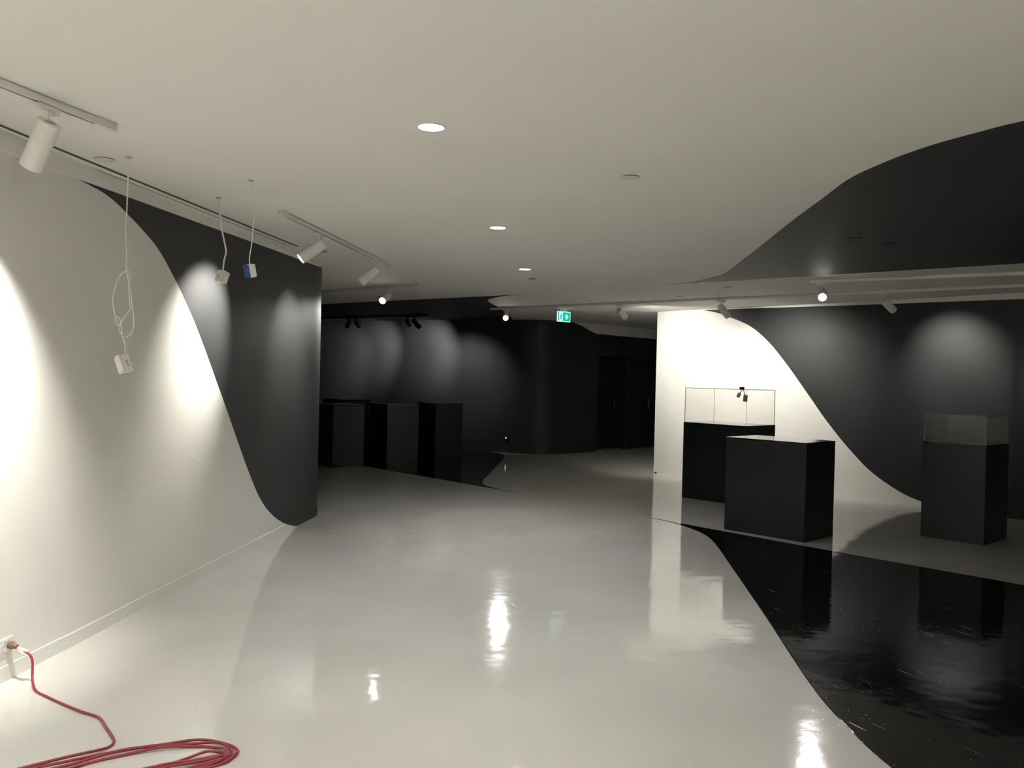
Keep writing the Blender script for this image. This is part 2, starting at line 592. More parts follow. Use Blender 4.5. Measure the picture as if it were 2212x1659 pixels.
# ---- left wall: white sweeping into black, rounded end
LW = Path([(-3.25, -5.5), (-3.08, -3.0), (-2.88, 0.6), (-2.6, 4.42), (-2.54, 5.1), (-2.44, 6.5), (-2.35, 7.63), (-2.24, 9.19), (-2.195, 9.68),
           (-2.215, 9.90), (-2.31, 10.06), (-2.50, 10.14), (-3.0, 10.18), (-5.0, 10.3), (-7.3, 10.45)], 0.045)
sL = LW.s_of(-2.6, 4.42) - 4.434      # arc-length offset of the measured knots
LPK = [(-20.0, 4.0), (4.4, 2.90), (4.75, 2.765), (4.924, 2.737), (5.125, 2.722), (5.283, 2.708), (5.453, 2.673), (5.578, 2.632), (5.728, 2.581), (5.98, 2.478), (6.248, 2.297), (6.472, 2.11), (6.624, 1.968), (7.081, 1.467), (7.805, 0.658),
       (8.012, 0.463), (8.24, 0.308), (8.52, 0.172), (8.871, 0.055), (9.194, -0.01), (9.6, -0.05), (30, -0.1)]
lp = curve_fn([(a + sL, b) for a, b in LPK])
wl = painted_wall('wall_left', LW, 0, H, lp, 'wall_white', 'wall_black', 1)
struct(wl, 'left partition wall, white sweeping up into black at its rounded end')
bl = painted_wall('baseboard_left', LW, 0, 0.080, lp, 'wall_white', 'wall_black', 1, off=0.007, lip=0.002)
struct(bl, 'low flush skirting along the left partition')
ltop = curve_fn([(sL - 12, 2.70), (4.376 + sL, 2.719), (5.55 + sL, 2.741), (7.688 + sL, 2.782), (9.377 + sL, 2.812), (10.2 + sL, 2.82), (26, 2.826)])
struct(strip('trim_1', LW, ltop, H, 0.018, 'ceil_white', 1, s1=9.75 + sL), 'white ceiling trim along the top of the left partition')

# ---- right wall: white sweeping into black
RW = Path([(2.54, 15.2), (3.0, 14.6), (4.82, 12.62), (5.58, 11.66), (6.25, 10.82), (6.39, 10.66), (7.2, 9.5), (9.1, 6.6)], 0.045)
RPK = [(0, 3.1), (0.6, 2.90), (1.008, 2.818), (1.251, 2.77), (1.553, 2.673), (1.912, 2.522), (2.23, 2.282), (2.571, 1.915), (2.9, 1.509), (3.276, 1.043), (3.641, 0.659),
       (3.942, 0.4), (4.229, 0.234), (4.48, 0.125), (4.692, 0.068), (5.0, 0.02), (5.287, -0.01), (5.7, -0.03), (12, -0.1)]
rp = curve_fn(RPK)
struct(painted_wall('wall_right', RW, 0, H, rp, 'wall_white', 'wall_black', -1), 'right gallery wall, white at the corner sweeping into black')
struct(painted_wall('baseboard_right', RW, 0, 0.080, rp, 'wall_white', 'wall_black', -1, off=0.006, lip=0.002), 'low flush skirting along the right wall')
rtop = curve_fn([(-1, 2.830), (1.38, 2.812), (4.0, 2.778), (5.85, 2.75), (9.5, 2.72)])
struct(strip('trim_2', RW, rtop, H, 0.03, 'ceil_white', -1, s0=0.9), 'white stepped ceiling trim along the top of the right wall')
RR = Path([(3.95, 21.6), (3.05, 16.9), (2.54, 15.2)], 0.2, smooth=False)
struct(painted_wall('wall_return', RR, 0, H, 9, 'wall_white', 'wall_white', -1))

# ---- far wall: black, bulging forward, white above its upper paint edge
CW = Path([(-7.3, 23.0), (-5.6, 21.85), (-3.59, 20.27), (-2.16, 19.2), (-1.1, 18.75), (-0.53, 18.55), (-0.12, 18.3), (0.37, 18.1), (0.76, 18.1), (1.27, 18.48), (1.9, 19.03)], 0.06)
sC = CW.L - 9.09
cp = curve_fn([(0, 3.2), (7.2, 2.95), (8.0 + sC, 2.86), (8.272 + sC, 2.815), (8.559 + sC, 2.749), (8.779 + sC, 2.67), (9.002 + sC, 2.612), (9.2 + sC, 2.60), (12, 2.60)])
struct(painted_wall('wall_far', CW, 0, H, cp, 'wall_black', 'wall_white', 1), 'far black wall bulging out beside the doors')
# recessed door bay: step, pier, lintel
DB = Path([(1.9, 19.03), (2.62, 19.85), (2.77, 20.02), (3.9, 21.34)], smooth=False)
struct(painted_wall('wall_door_lintel', DB, 2.12, H, 2.605, 'wall_black', 'wall_white', 1), 'black lintel wall over the two black doors')
struct(link_mesh('wall_door_step', [(1.9, 19.03, 0), (2.0, 19.68, 0), (2.0, 19.68, 2.12), (1.9, 19.03, 2.12)], [(0, 1, 2, 3)], 'wall_black'))
pier = bmesh.new()
pv = [(2.62, 19.85), (2.77, 20.02), (2.60, 20.46), (2.47, 20.30)]
a = [pier.verts.new((x, y, 0)) for x, y in pv]; b_ = [pier.verts.new((x, y, 2.12)) for x, y in pv]
for i in range(4):
    pier.faces.new((a[i], a[(i + 1) % 4], b_[(i + 1) % 4], b_[i]))
pier.faces.new(b_)
bmesh.ops.recalc_face_normals(pier, faces=pier.faces)
struct(link_bm('wall_door_pier', pier, 'wall_black'), 'black pier between the two black doors')
struct(link_mesh('wall_door_soffit', [(1.9, 19.03, 2.12), (2.62, 19.85, 2.12), (2.77, 20.02, 2.12), (3.9, 21.34, 2.12), (3.5, 22.2, 2.12), (1.7, 20.1, 2.12)], [(0, 1, 2, 3, 4, 5)], 'wall_black'))


def door(name, p0, p1, label, knob_at):
    d = Vector((p1[0] - p0[0], p1[1] - p0[1], 0)); Wd = d.length
    ang = math.atan2(d.y, d.x)
    root = bpy.data.objects.new(name, None); COL.objects.link(root)
    root.location = (p0[0], p0[1], 0); root.rotation_euler = (0, 0, ang)
    struct(root, label)
    link_bm('door_leaf', box_bm(Wd / 2, 0.03, 1.055, Wd - 0.012, 0.045, 2.09, 0.003), 'door', root)
    fr = box_bm(Wd / 2, 0.02, 2.11, Wd + 0.04, 0.09, 0.03)
    fr = box_bm(-0.005, 0.03, 1.05, 0.02, 0.08, 2.1, bm=fr)
    fr = box_bm(Wd + 0.005, 0.03, 1.05, 0.02, 0.08, 2.1, bm=fr)
    link_bm('door_frame', fr, 'door', root)
    link_bm('threshold', box_bm(Wd / 2, 0.0, 0.004, Wd, 0.09, 0.008), 'steel', root)
    kx = Wd * knob_at
    plate = link_bm('lock_plate', box_bm(kx, 0.002, 1.05, 0.045, 0.012, 0.24, 0.003), 'steel', root)
    lv = box_bm(kx, -0.03, 1.05, 0.02, 0.06, 0.02, 0.004)
    lv = box_bm(kx - 0.045, -0.055, 1.05, 0.12, 0.016, 0.02, 0.005, bm=lv)
    link_bm('lever', lv, 'steel', plate)
    return root


door('door_1', (2.0, 19.68), (2.47, 20.30), 'black door in the recess left of the pier', 0.93)
door('door_2', (2.79, 20.07), (3.60, 21.02), 'black door right of the pier, beside the white wall edge', 0.62)

# ---- the rest of the room shell, behind and beside the viewer
BW = Path([(9.15, 6.6), (9.15, -5.55), (-3.3, -5.55)], smooth=False)
struct(painted_wall('wall_rear', BW, 0, H, 9, 'wall_white', 'wall_white', 1), 'white walls closing the gallery behind the viewer')
AW = Path([(-7.3, 10.4), (-7.3, 23.0)], smooth=False)
struct(painted_wall('wall_alcove', AW, 0, H, -1, 'wall_black', 'wall_black', 1), 'black side wall of the dark alcove')


# ================================================================== LAMPS ON TRACKS
def track(name, p0, p1, label, mat='metal_white', caps=(True, True), groove='groove', group=None):
    d = Vector((p1[0] - p0[0], p1[1] - p0[1], 0)); Lg = d.length
    root = thing(name, label, 'lighting track', (p0[0], p0[1], H), (0, 0, math.atan2(d.y, d.x)), group)
    # extruded channel: two sides and a roof round an open groove
    ch = box_bm(Lg / 2, 0, -0.004, Lg, 0.036, 0.008)
    ch = box_bm(Lg / 2, 0.0135, -0.0185, Lg, 0.009, 0.033, bm=ch)
    ch = box_bm(Lg / 2, -0.0135, -0.0185, Lg, 0.009, 0.033, bm=ch)
    link_bm('channel', ch, mat, root)
    link_bm('conductor_groove', box_bm(Lg / 2, 0, -0.016, Lg - 0.01, 0.018, 0.016), groove, root)
    if caps[0]:
        e = link_bm('feed_end_cap', box_bm(0.06, 0, -0.0195, 0.13, 0.039, 0.039, 0.002), mat, root)
        link_bm('cap_screw', lathe_bm([(0.004, 0), (0.004, 0.003)], 12, Matrix.Translation((-0.0045, 0, -0.02)) @ Matrix.Rotation(-PI / 2, 4, 'Y')), 'groove', e)
    if caps[1]:
        link_bm('end_cap', box_bm(Lg - 0.05, 0, -0.0195, 0.11, 0.039, 0.039, 0.002), mat, root)
    return root


def spotlight(p, tdir, aim, label, mat='metal_white', watts=None, cone=46, blend=0.75, lens='lens_on', group=None, color=WARM, drop=0.105, scale=1.0, soft=0.03):
    """track head: adapter clipped in the track, stem, round housing turned towards aim"""
    root = thing('track_spotlight', label, 'spotlight', (p[0], p[1], H - 0.037), (0, 0, 0), group)
    ta = math.atan2(tdir[1], tdir[0])
    Rt = Matrix.Rotation(ta, 4, 'Z')
    ad = box_bm(0, 0, -0.011, 0.12, 0.034, 0.022, 0.004)
    bmesh.ops.transform(ad, matrix=Rt, verts=ad.verts)
    adp = link_bm('adapter', ad, mat, root)
    lv = box_bm(0.045, 0, -0.026, 0.025, 0.026, 0.012, 0.002)
    bmesh.ops.transform(lv, matrix=Rt, verts=lv.verts)
    link_bm('locking_lever', lv, mat, adp)
    piv = Vector((0, 0, -drop))
    link_bm('stem', box_bm(0, 0, -(0.02 + drop) / 2, 0.014, 0.024, drop - 0.02, 0.003, rot=Rt), mat, root)
    world_p = Vector((p[0], p[1], H - 0.037 - drop))
    d = (Vector(aim) - world_p).normalized()
    q = d.to_track_quat('-Z', 'Y').to_matrix().to_4x4()
    T = Matrix.Translation(piv) @ q          # local -Z points at the aim
    r = 0.049 * scale
    zb_, zf = 0.035, -0.19 * scale
    # housing: hollow front, chamfered back with a notch
    prof = [(r * 0.84, zf + 0.065), (r * 0.88, zf + 0.004), (r * 0.93, zf), (r, zf + 0.004), (r, zb_ - 0.062), (r * 0.975, zb_ - 0.0615), (r * 0.975, zb_ - 0.0585), (r, zb_ - 0.058),
            (r, zb_ - 0.004), (r * 0.94, zb_)]
    link_bm('housing', lathe_bm(prof, 36, T, cap0=False, cap1=True), mat, root, smooth=False)
    bk = box_bm(0, 0, 0, r * 0.9, 0.016, 0.006, 0.001)
    bmesh.ops.transform(bk, matrix=T @ Matrix.Translation((0, 0.0, zb_ + 0.0015)), verts=bk.verts)
    link_bm('back_vent', bk, 'cover_grey' if mat == 'metal_white' else 'groove', root)
    link_bm('lens', lathe_bm([(r * 0.85, zf + (0.058 if lens == 'lens_on' else 0.010)), (r * 0.85, zf + (0.062 if lens == 'lens_on' else 0.014))], 36, T), lens, root)
    if watts:
        ld = bpy.data.lights.new('spot_beam', 'SPOT')
        ld.energy = watts
        ld.color = color
        ld.spot_size = math.radians(cone)
        ld.spot_blend = blend
        ld.shadow_soft_size = soft
        lo = bpy.data.objects.new('spot_beam', ld)
        COL.objects.link(lo)
        lo.parent = root
        lo.matrix_local = T @ Matrix.Translation((0, 0, zf - 0.012))
    return root


def along(p0, p1, t):
    return (p0[0] + (p1[0] - p0[0]) * t, p0[1] + (p1[1] - p0[1]) * t)


# left foreground track
A0, A1 = (-2.72, 1.55), (-1.967, 4.196)
track('lighting_track', A1, A0, 'white lighting track over the left foreground, running out of frame', caps=(True, True))
dA = (A1[0] - A0[0], A1[1] - A0[1])
spotlight((-2.078, 3.805), dA, (-2.625, 4.06, 1.75), 'large white spotlight at the left edge of the ceiling, nearest the viewer', watts=SPOT_W * 1.25, cone=73, blend=1.0)
# middle track beside the left wall
B0, B1 = (-1.733, 6.333), (-1.346, 9.384)
dB = (B1[0] - B0[0], B1[1] - B0[1])
track('lighting_track', B0, B1, 'white lighting track beside the end of the left wall, carrying two spotlights')
spotlight((-1.63, 7.15), dB, (-2.42, 6.80, 2.0), 'white spotlight tilted at the paint edge, nearer of two beside the left wall', watts=SPOT_W * 1.0, cone=68, blend=1.0)
spotlight((-1.425, 8.77), dB, (-2.26, 8.75, 1.95), 'white spotlight aimed at the black wall end, further of two beside the left wall', watts=SPOT_W * 0.4, cone=75, blend=1.0)
# cross track before the alcove
C0, C1 = (-2.752, 12.562), (-1.252, 11.308)
track('lighting_track', C1, (-3.9, 13.52), 'white lighting track crossing in front of the dark alcove')
spotlight(along(C0, C1, 0.69), (C1[0] - C0[0], C1[1] - C0[1]), (-2.25, 9.75, 1.75), 'lit white spotlight with its lens showing, in front of the dark alcove', watts=SPOT_W*0.6, cone=44, blend=1.0, lens='lens_glare', color=COOL)
# long track along the right wall
D0, D1 = (-0.404, 15.165), (6.9, 8.86)
dD = (D1[0] - D0[0], D1[1] - D0[1])
track('lighting_track', D0, D1, 'long white lighting track running beside the right wall')
spotlight((-0.136, 14.94), dD, (-0.10, 6.6, 0.0), 'dazzling spotlight facing the viewer beside the exit sign', watts=SPOT_W * 0.7, cone=32, blend=0.8, lens='lens_glare', color=COOL)
spotlight((1.646, 13.42), dD, (2.86, 14.78, 1.74), 'white spotlight left of the white wall corner', watts=SPOT_W * 0.62, cone=112, blend=1.0)
spotlight((2.96, 12.28), dD, (4.22, 13.26, 1.50), 'white spotlight in front of the black and white paint edge', watts=SPOT_W * 0.62, cone=112, blend=1.0)
spotlight((4.66, 10.82), dD, (5.78, 11.38, 1.9), 'white spotlight in front of the black right wall', watts=SPOT_W * 0.4, cone=75, blend=1.0)
# short track at the edge of the black ceiling
E0, E1 = (3.42, 9.93), (6.4, 7.92)
dE = (E1[0] - E0[0], E1[1] - E0[1])
track('lighting_track', E0, E1, 'white lighting track along the edge of the black ceiling area')
spotlight((3.52, 9.86), dE, (1.75, 4.0, 0.0), 'dazzling spotlight facing the viewer under the black ceiling area', watts=SPOT_W * 0.6, cone=40, blend=0.8, lens='lens_glare', color=COOL)
# black track in the alcove
F0, F1 = (-4.6, 19.2), (-1.7, 17.05)
dF = (F1[0] - F0[0], F1[1] - F0[1])
track('lighting_track', F0, F1, 'black lighting track on the black alcove ceiling', mat='metal_black')
for (pp, aim, lab) in [
    ((-3.52, 18.40), (-4.5, 20.9, 1.7), 'black spotlight, leftmost of four in the dark alcove'),
    ((-3.33, 18.26), (-3.14, 19.93, 2.15), 'black spotlight, second from left of four in the dark alcove'),
    ((-2.14, 17.38), (-2.0, 19.1, 2.1), 'black spotlight, third from left of four in the dark alcove'),
    ((-1.99, 17.27), (-1.0, 18.6, 1.5), 'black spotlight, rightmost of four in the dark alcove')]:
    spotlight(pp, dF, aim, lab, mat='metal_black', watts=SPOT_W * (0.35 if 'rightmost' in lab else 0.75), cone=74, blend=1.0, color=COOL)
# unseen track with spots, added behind the viewer for ambient light
G0, G1 = (2.2, -1.2), (2.2, -4.6)
track('lighting_track', G0, G1, 'added unseen track behind the viewer, carrying the fill spotlights')
spotlight((2.2, -2.0), (0, 1), (-2.95, -1.2, 1.5), 'added fill spotlight behind the viewer, turned to the left wall', watts=SPOT_W * 7.5, cone=100, blend=1.0)
spotlight((2.2, -3.6), (0, 1), (4.4, -5.5, 1.4), 'added fill spotlight behind the viewer, turned to the rear wall', watts=SPOT_W * 7.5, cone=110, blend=1.0)


def downlight(x, y, label, r=0.062, watts=None, group='lit ceiling downlights'):
    root = thing('ceiling_downlight', label, 'downlight', (x, y, H), (0, 0, 0), group)
    link_bm('trim_ring', lathe_bm([(r, -0.0005), (r, -0.004), (r + 0.002, -0.005), (r + 0.007, -0.005), (r + 0.009, -0.003), (r + 0.009, 0.0)], 40, cap0=False, cap1=False), 'metal_white', root)
    link_bm('diffuser', lathe_bm([(r, -0.0015), (r * 0.97, -0.003)], 40, cap0=True, cap1=True), 'down_on', root)
    ld = bpy.data.lights.new('down_beam', 'SPOT')
    ld.energy = watts or DOWN_W
    ld.color = COOL
    ld.spot_size = math.radians(130)
    ld.spot_blend = 1.0
    ld.shadow_soft_size = 0.05
    lo = bpy.data.objects.new('down_beam', ld)
    COL.objects.link(lo)
    lo.parent = root
    lo.location = (0, 0, -0.06)
    return root


downlight(-0.415, 4.121, 'largest and nearest lit round downlight in the white ceiling')
downlight(-0.142, 6.883, 'middle one of the three lit round downlights')
downlight(0.113, 9.532, 'smallest, furthest lit round downlight in the white ceiling')
downlight(-0.70, 1.35, 'added fill downlight overhead, out of frame')  # unseen lamp, added to give the foreground more light


def cover(x, y, r, label, mat='cover_white', dark_gap=True, name='ceiling_cover_plate', th=0.008):
    root = thing(name, label, 'cover plate', (x, y, H), group='round cover plates on the ceiling')
    link_bm('plate', lathe_bm([(r - 0.006, -th), (r, -th + 0.003), (r, -0.004)], 36, cap0=True, cap1=True), mat, root)
    link_bm('shadow_gap', lathe_bm([(r * 0.96, -0.004), (r * 0.96, -0.0005)], 36), 'groove', root)
    return root


cover(-2.353, 4.919, 0.060, 'round white cover plate beside the hanging looped cable')
cover(0.665, 5.045, 0.053, 'round pale cover plate alone on the open white ceiling')
cover(0.217, 10.446, 0.052, 'small dark round cover plate behind the furthest lit downlight', 'cover_grey')
cover(-1.92, 8.47, 0.075, 'grey round cover plate just behind a white spotlight by the left wall', 'cover_grey')
cover(-2.083, 13.438, 0.07, 'small grey cover plate behind the lit spotlight at the alcove', 'cover_grey')
cover(2.361, 12.289, 0.045, 'small white cover plate above the white wall corner')
cover(2.696, 10.86, 0.06, 'small white cover plate near the tip of the black ceiling area')
cover(2.112, 16.674, 0.06, 'small grey cover plate behind the spotlight, near the doors', 'cover_grey')


def dark_downlight(x, y, label, lens='off_lens', r=0.052):
    root = thing('unlit_downlight', label, 'downlight', (x, y, H - 0.002), group='unlit downlights in the black ceiling')
    link_bm('trim_ring', lathe_bm([(r * 0.72, -0.0008), (r * 0.75, -0.006), (r, -0.008), (r + 0.006, -0.006), (r + 0.006, 0.0)], 36, cap0=False, cap1=False), 'metal_black', root)
    link_bm('lens', lathe_bm([(r * 0.72, -0.001), (r * 0.70, -0.0025)], 36), lens, root)
    return root


dark_downlight(2.75, 7.0, 'unlit downlight with a pale lens in the black ceiling')
dark_downlight(3.136, 7.236, 'unlit downlight with a dark lens in the black ceiling', 'metal_black')


def slot_diffuser(name, p0, p1, label, wid=0.10):
    d = Vector((p1[0] - p0[0], p1[1] - p0[1], 0)); Lg = d.length
    root = thing(name, label, 'air diffuser', (p0[0], p0[1], H), (0, 0, math.atan2(d.y, d.x)))
    link_bm('flange', box_bm(Lg / 2, 0.052, -0.001, Lg, 0.012, 0.002), 'ceil_white', root)
    link_bm('flange', box_bm(Lg / 2, -0.052, -0.002, Lg, 0.012, 0.004), 'ceil_white', root)
    link_bm('blade', box_bm(Lg / 2, -0.010, -0.0015, Lg, 0.050, 0.003, 0.0008), 'ceil_white', root)
    link_bm('air_slot', box_bm(Lg / 2, 0.032, -0.0012, Lg - 0.02, 0.028, 0.0024), 'slot_dark', root)
    link_bm('air_slot', box_bm(Lg / 2, -0.040, -0.001, Lg - 0.3, 0.010, 0.002), 'slot_dark', root)
    return root


# long slot beside the left wall; local +y of the root faces away from the wall
slot_diffuser('linear_air_diffuser', (-2.095, 8.2), (-2.95, 1.4), 'long linear air slot in the ceiling along the left wall')
# its dark slot lies on the room side, so turn the copy of the width round
# ================================================================== EXIT SIGN
ex = thing('exit_sign', 'lit green exit sign with running figure and right arrow, hung from the ceiling', 'exit sign',
           (0.88, 15.12, 2.70), (0, 0, math.atan2(0.17, 0.245)))
EW, EH = 0.30, 0.185
link_bm('case', box_bm(0, 0.016, 0, EW, 0.03, EH, 0.004), 'plastic', ex)
link_bm('hanger_plate', box_bm(0, 0.016, (H - 2.70 + EH / 2) / 2, 0.16, 0.02, H - 2.70 - EH / 2, 0.002), 'plastic', ex)
face = link_bm('backlit_panel', box_bm(0, -0.001, 0, EW - 0.004, 0.003, EH - 0.004), 'exit_white', ex)


def flat(name, pts, y, mat, parent, th=0.0012):
    bm = bmesh.new()
    vs = [bm.verts.new((x, y, z)) for x, z in pts]
    f = bm.faces.new(vs)
    r_ = bmesh.ops.extrude_face_region(bm, geom=[f])
    bmesh.ops.translate(bm, vec=(0, -th, 0), verts=[e for e in r_['geom'] if isinstance(e, bmesh.types.BMVert)])
    bmesh.ops.recalc_face_normals(bm, faces=bm.faces)
    return link_bm(name, bm, mat, parent)


def ln(p, q, wd):
    p = Vector(p); q = Vector(q); n = (q - p).normalized(); n = Vector((-n.y, n.x)) * wd / 2
    return [tuple(p + n), tuple(q + n), tuple(q - n), tuple(p - n)]


gx0, gx1, gz = -0.018, EW / 2 - 0.013, EH / 2 - 0.016
flat('green_field', [(gx0, -gz), (gx1, -gz), (gx1, gz), (gx0, gz)], -0.0025, 'exit_green', face)
flat('doorway_bar', [(-0.128, -gz), (-0.108, -gz), (-0.108, gz), (-0.128, gz)], -0.0025, 'exit_teal', face)
ac = (gx0 + gx1) / 2
flat('arrow', [(ac - 0.038, -0.013), (ac - 0.002, -0.013), (ac - 0.028, -0.048), (ac + 0.004, -0.048), (ac + 0.047, 0.0), (ac + 0.004, 0.048), (ac - 0.028, 0.048),
               (ac - 0.002, 0.013), (ac - 0.038, 0.013)], -0.0038, 'exit_white', face)
mx_ = -0.062
fig = flat('running_figure', ln((mx_ - 0.006, -0.022), (mx_ + 0.008, 0.03), 0.022), -0.0025, 'exit_teal', face)
flat('head', [(mx_ + 0.012 + 0.011 * math.cos(t), 0.052 + 0.011 * math.sin(t)) for t in np.linspace(0, 2 * PI, 14)[:-1]], -0.0025, 'exit_teal', fig)
for p_, q_, w_ in (((mx_ + 0.006, 0.03), (mx_ - 0.026, 0.032), 0.009), ((mx_ - 0.026, 0.034), (mx_ - 0.034, 0.010), 0.008), ((mx_ + 0.008, 0.028), (mx_ + 0.022, 0.004), 0.009),
                   ((mx_ + 0.020, 0.006), (mx_ + 0.040, 0.002), 0.008), ((mx_ - 0.006, -0.020), (mx_ - 0.014, -0.044), 0.012), ((mx_ - 0.012, -0.042), (mx_ - 0.044, -0.042), 0.010),
                   ((mx_ - 0.002, -0.020), (mx_ + 0.016, -0.046), 0.011), ((mx_ + 0.015, -0.044), (mx_ + 0.018, -0.066), 0.009)):
    flat('limb', ln(p_, q_, w_), -0.0025, 'exit_teal', fig)


# ================================================================== PLINTHS AND CASES
def pedestal(C, ang, wr, wl_, hgt, label, top='pedtop', group='black display plinths'):
    """C = nearest corner on the floor; wr runs right-and-away, wl_ left-and-away"""
    a_ = math.radians(ang)
    root = thing('display_plinth', label, 'plinth', (C[0], C[1], 0), (0, 0, a_), group)
    link_bm('body', box_bm(wr / 2, wl_ / 2, (hgt - 0.018) / 2, wr, wl_, hgt - 0.018, 0.002), 'ped', root)
    link_bm('top_panel', box_bm(wr / 2, wl_ / 2, hgt - 0.009, wr + 0.002, wl_ + 0.002, 0.018, 0.0015), top, root)
    return root


def case(C, ang, wr, wl_, z0, hgt, label, t=0.006):
    a_ = math.radians(ang)
    root = thing('acrylic_case', label, 'display case', (C[0], C[1], z0), (0, 0, a_), 'clear display cases')
    def pane(name, cx, cy, cz, sx, sy, sz):
        bm = box_bm(cx, cy, cz, sx, sy, sz)
        o = link_bm(name, bm, 'glass', root, mats=['glass', 'glass_edge'])
        big = sorted((sx * sy, sx * sz, sy * sz))[-1]
        for p in o.data.polygons:
            p.material_index = 0 if p.area > big * 0.5 else 1
        return o
    i = 0.008
    pane('pane', wr / 2, i + t / 2, hgt / 2, wr - 2 * i, t, hgt)
    pane('pane', wr / 2, wl_ - i - t / 2, hgt / 2, wr - 2 * i, t, hgt)
    pane('pane', i + t / 2, wl_ / 2, hgt / 2, t, wl_ - 2 * i - 2 * t, hgt)
    pane('pane', wr - i - t / 2, wl_ / 2, hgt / 2, t, wl_ - 2 * i - 2 * t, hgt)
    pane('lid_pane', wr / 2, wl_ / 2, hgt + t / 2, wr - 2 * i, wl_ - 2 * i, t)
    return root


pedestal((3.04, 8.83), 43.4, 0.63, 0.95, 1.026, 'wide black plinth with bare glossy top, in the right foreground')
pedestal((4.93, 8.91), 41.5, 0.65, 0.645, 1.038, 'black plinth at the right edge, under the small clear case')
case((4.93, 8.91), 41.5, 0.65, 0.645, 1.038, 0.30, 'low clear acrylic case on the plinth at the right edge')
pedestal((3.09, 11.30), 42.5, 0.72, 1.0, 1.055, 'black plinth under the large clear case, before the white wall')
case((3.09, 11.30), 42.5, 0.72, 1.0, 1.055, 0.475, 'large clear acrylic case before the white wall')
pedestal((-3.04, 14.70), 41, 0.61, 0.65, 1.075, 'black plinth half on the white floor, beside the left wall end')
pedestal((-2.28, 15.85), 41, 0.70, 0.62, 1.065, 'black plinth in the middle of the alcove group')
pedestal((-1.47, 16.75), 41, 0.66, 0.62, 1.065, 'rightmost black plinth of the alcove group')
pedestal((-3.45, 17.75), 41, 0.62, 0.90, 1.065, 'black plinth at the back of the alcove group, only its top edge showing')

# little lamp on the large case lid, with shade painted into its grey flag
lx, ly = 3.19, 11.93
lz = 1.055 + 0.475 + 0.006
lamp = thing('case_lamp', 'small lamp with black cap and a flag of painted shade on the lid of the large clear case', 'lamp', (lx, ly, lz), (0, 0, math.radians(10)))
link_bm('black_cap', lathe_bm([(0.034, 0.0), (0.036, 0.004), (0.031, 0.024), (0.028, 0.028)], 24), 'metal_black', lamp)
tube('arm', catmull([(0.0, 0, -0.004), (-0.01, -0.005, -0.03), (-0.028, -0.01, -0.052), (-0.04, -0.012, -0.065)], 6), 0.006, 'frosted', lamp)
hd = lathe_bm([(0.022, 0.0), (0.024, 0.003), (0.024, 0.058), (0.019, 0.064)], 20, Matrix.Translation((-0.066, -0.014, -0.115)) @ Matrix.Rotation(math.radians(28), 4, 'Y'))
link_bm('lamp_head', hd, 'frosted', lamp)
tube('arm', catmull([(0.008, 0, -0.004), (0.022, 0.004, -0.018), (0.038, 0.006, -0.05), (0.045, 0.006, -0.085)], 6), 0.006, 'shade_grey', lamp)
link_bm('shaded_flag', box_bm(0.056, 0.006, -0.128, 0.064, 0.014, 0.094, 0.006, rot=Matrix.Rotation(math.radians(5), 4, 'Y')), 'shade_grey', lamp)


# ================================================================== HANGING JUNCTION BOXES
def junction(anchor, path, label, bloc, brot, size, text=None, text_face='side', tape=False, extra=None, cr=0.0042):
    root = thing('hanging_junction_box', label, 'junction box', (anchor[0], anchor[1], H), group='junction boxes hanging on cables')
    ax, ay = anchor
    link_bm('ceiling_grommet', lathe_bm([(0.016, -0.006), (0.019, -0.004), (0.019, 0)], 20), 'cover_grey', root)
    loc = lambda p: (p[0] - ax, p[1] - ay, p[2] - H)
    pts = [loc(p) for p in path]
    tube('cable', catmull(pts, 8), cr, 'cable', root)
    if extra:
        for e in extra:
            tube('cable_loop', catmull([loc(p) for p in e], 8), cr, 'cable', root)
    Mx = Matrix.Translation(loc(bloc)) @ Euler(brot).to_matrix().to_4x4()
    sx, sy, sz = size
    bm = box_bm(0, 0, 0, sx, sy * 0.72, sz, 0.008, 3)
    bmesh.ops.transform(bm, matrix=Mx @ Matrix.Translation((0, sy * 0.14, 0)), verts=bm.verts)
    bx = link_bm('box_body', bm, 'plastic', root)
    bm = box_bm(0, -sy * 0.36, 0, sx, sy * 0.27, sz, 0.004, 2)
    bmesh.ops.transform(bm, matrix=Mx, verts=bm.verts)
    lid = link_bm('box_lid', bm, 'plastic' if not tape else 'blue_tape', root)
    if not tape:
        for ux, uz in ((-1, 1), (1, -1)):
            link_bm('screw', lathe_bm([(0.0035, 0), (0.0035, 0.0012)], 12, Mx @ Matrix.Translation((ux * (sx / 2 - 0.008), -sy * 0.495, uz * (sz / 2 - 0.008))) @ Matrix.Rotation(PI / 2, 4, 'X')), 'screw', lid)
    if text:
        if text_face == 'side':
            R_ = Matrix.Translation((sx / 2 + 0.0003, sy * 0.12, -0.005)) @ Matrix.Rotation(PI / 2, 4, 'Z') @ Matrix.Rotation(PI / 2, 4, 'X') @ Matrix.Rotation(PI / 2, 4, 'Z')
        else:
            R_ = Matrix.Translation((-0.006, -sy * 0.497, -0.01)) @ Matrix.Rotation(PI / 2, 4, 'X') @ Matrix.Rotation(PI / 2, 4, 'Z')
        text_mesh('marker_writing', text, 0.021 if text_face == 'side' else 0.017, 'ink', bx if text_face == 'side' else lid, Mx @ R_)
    return root


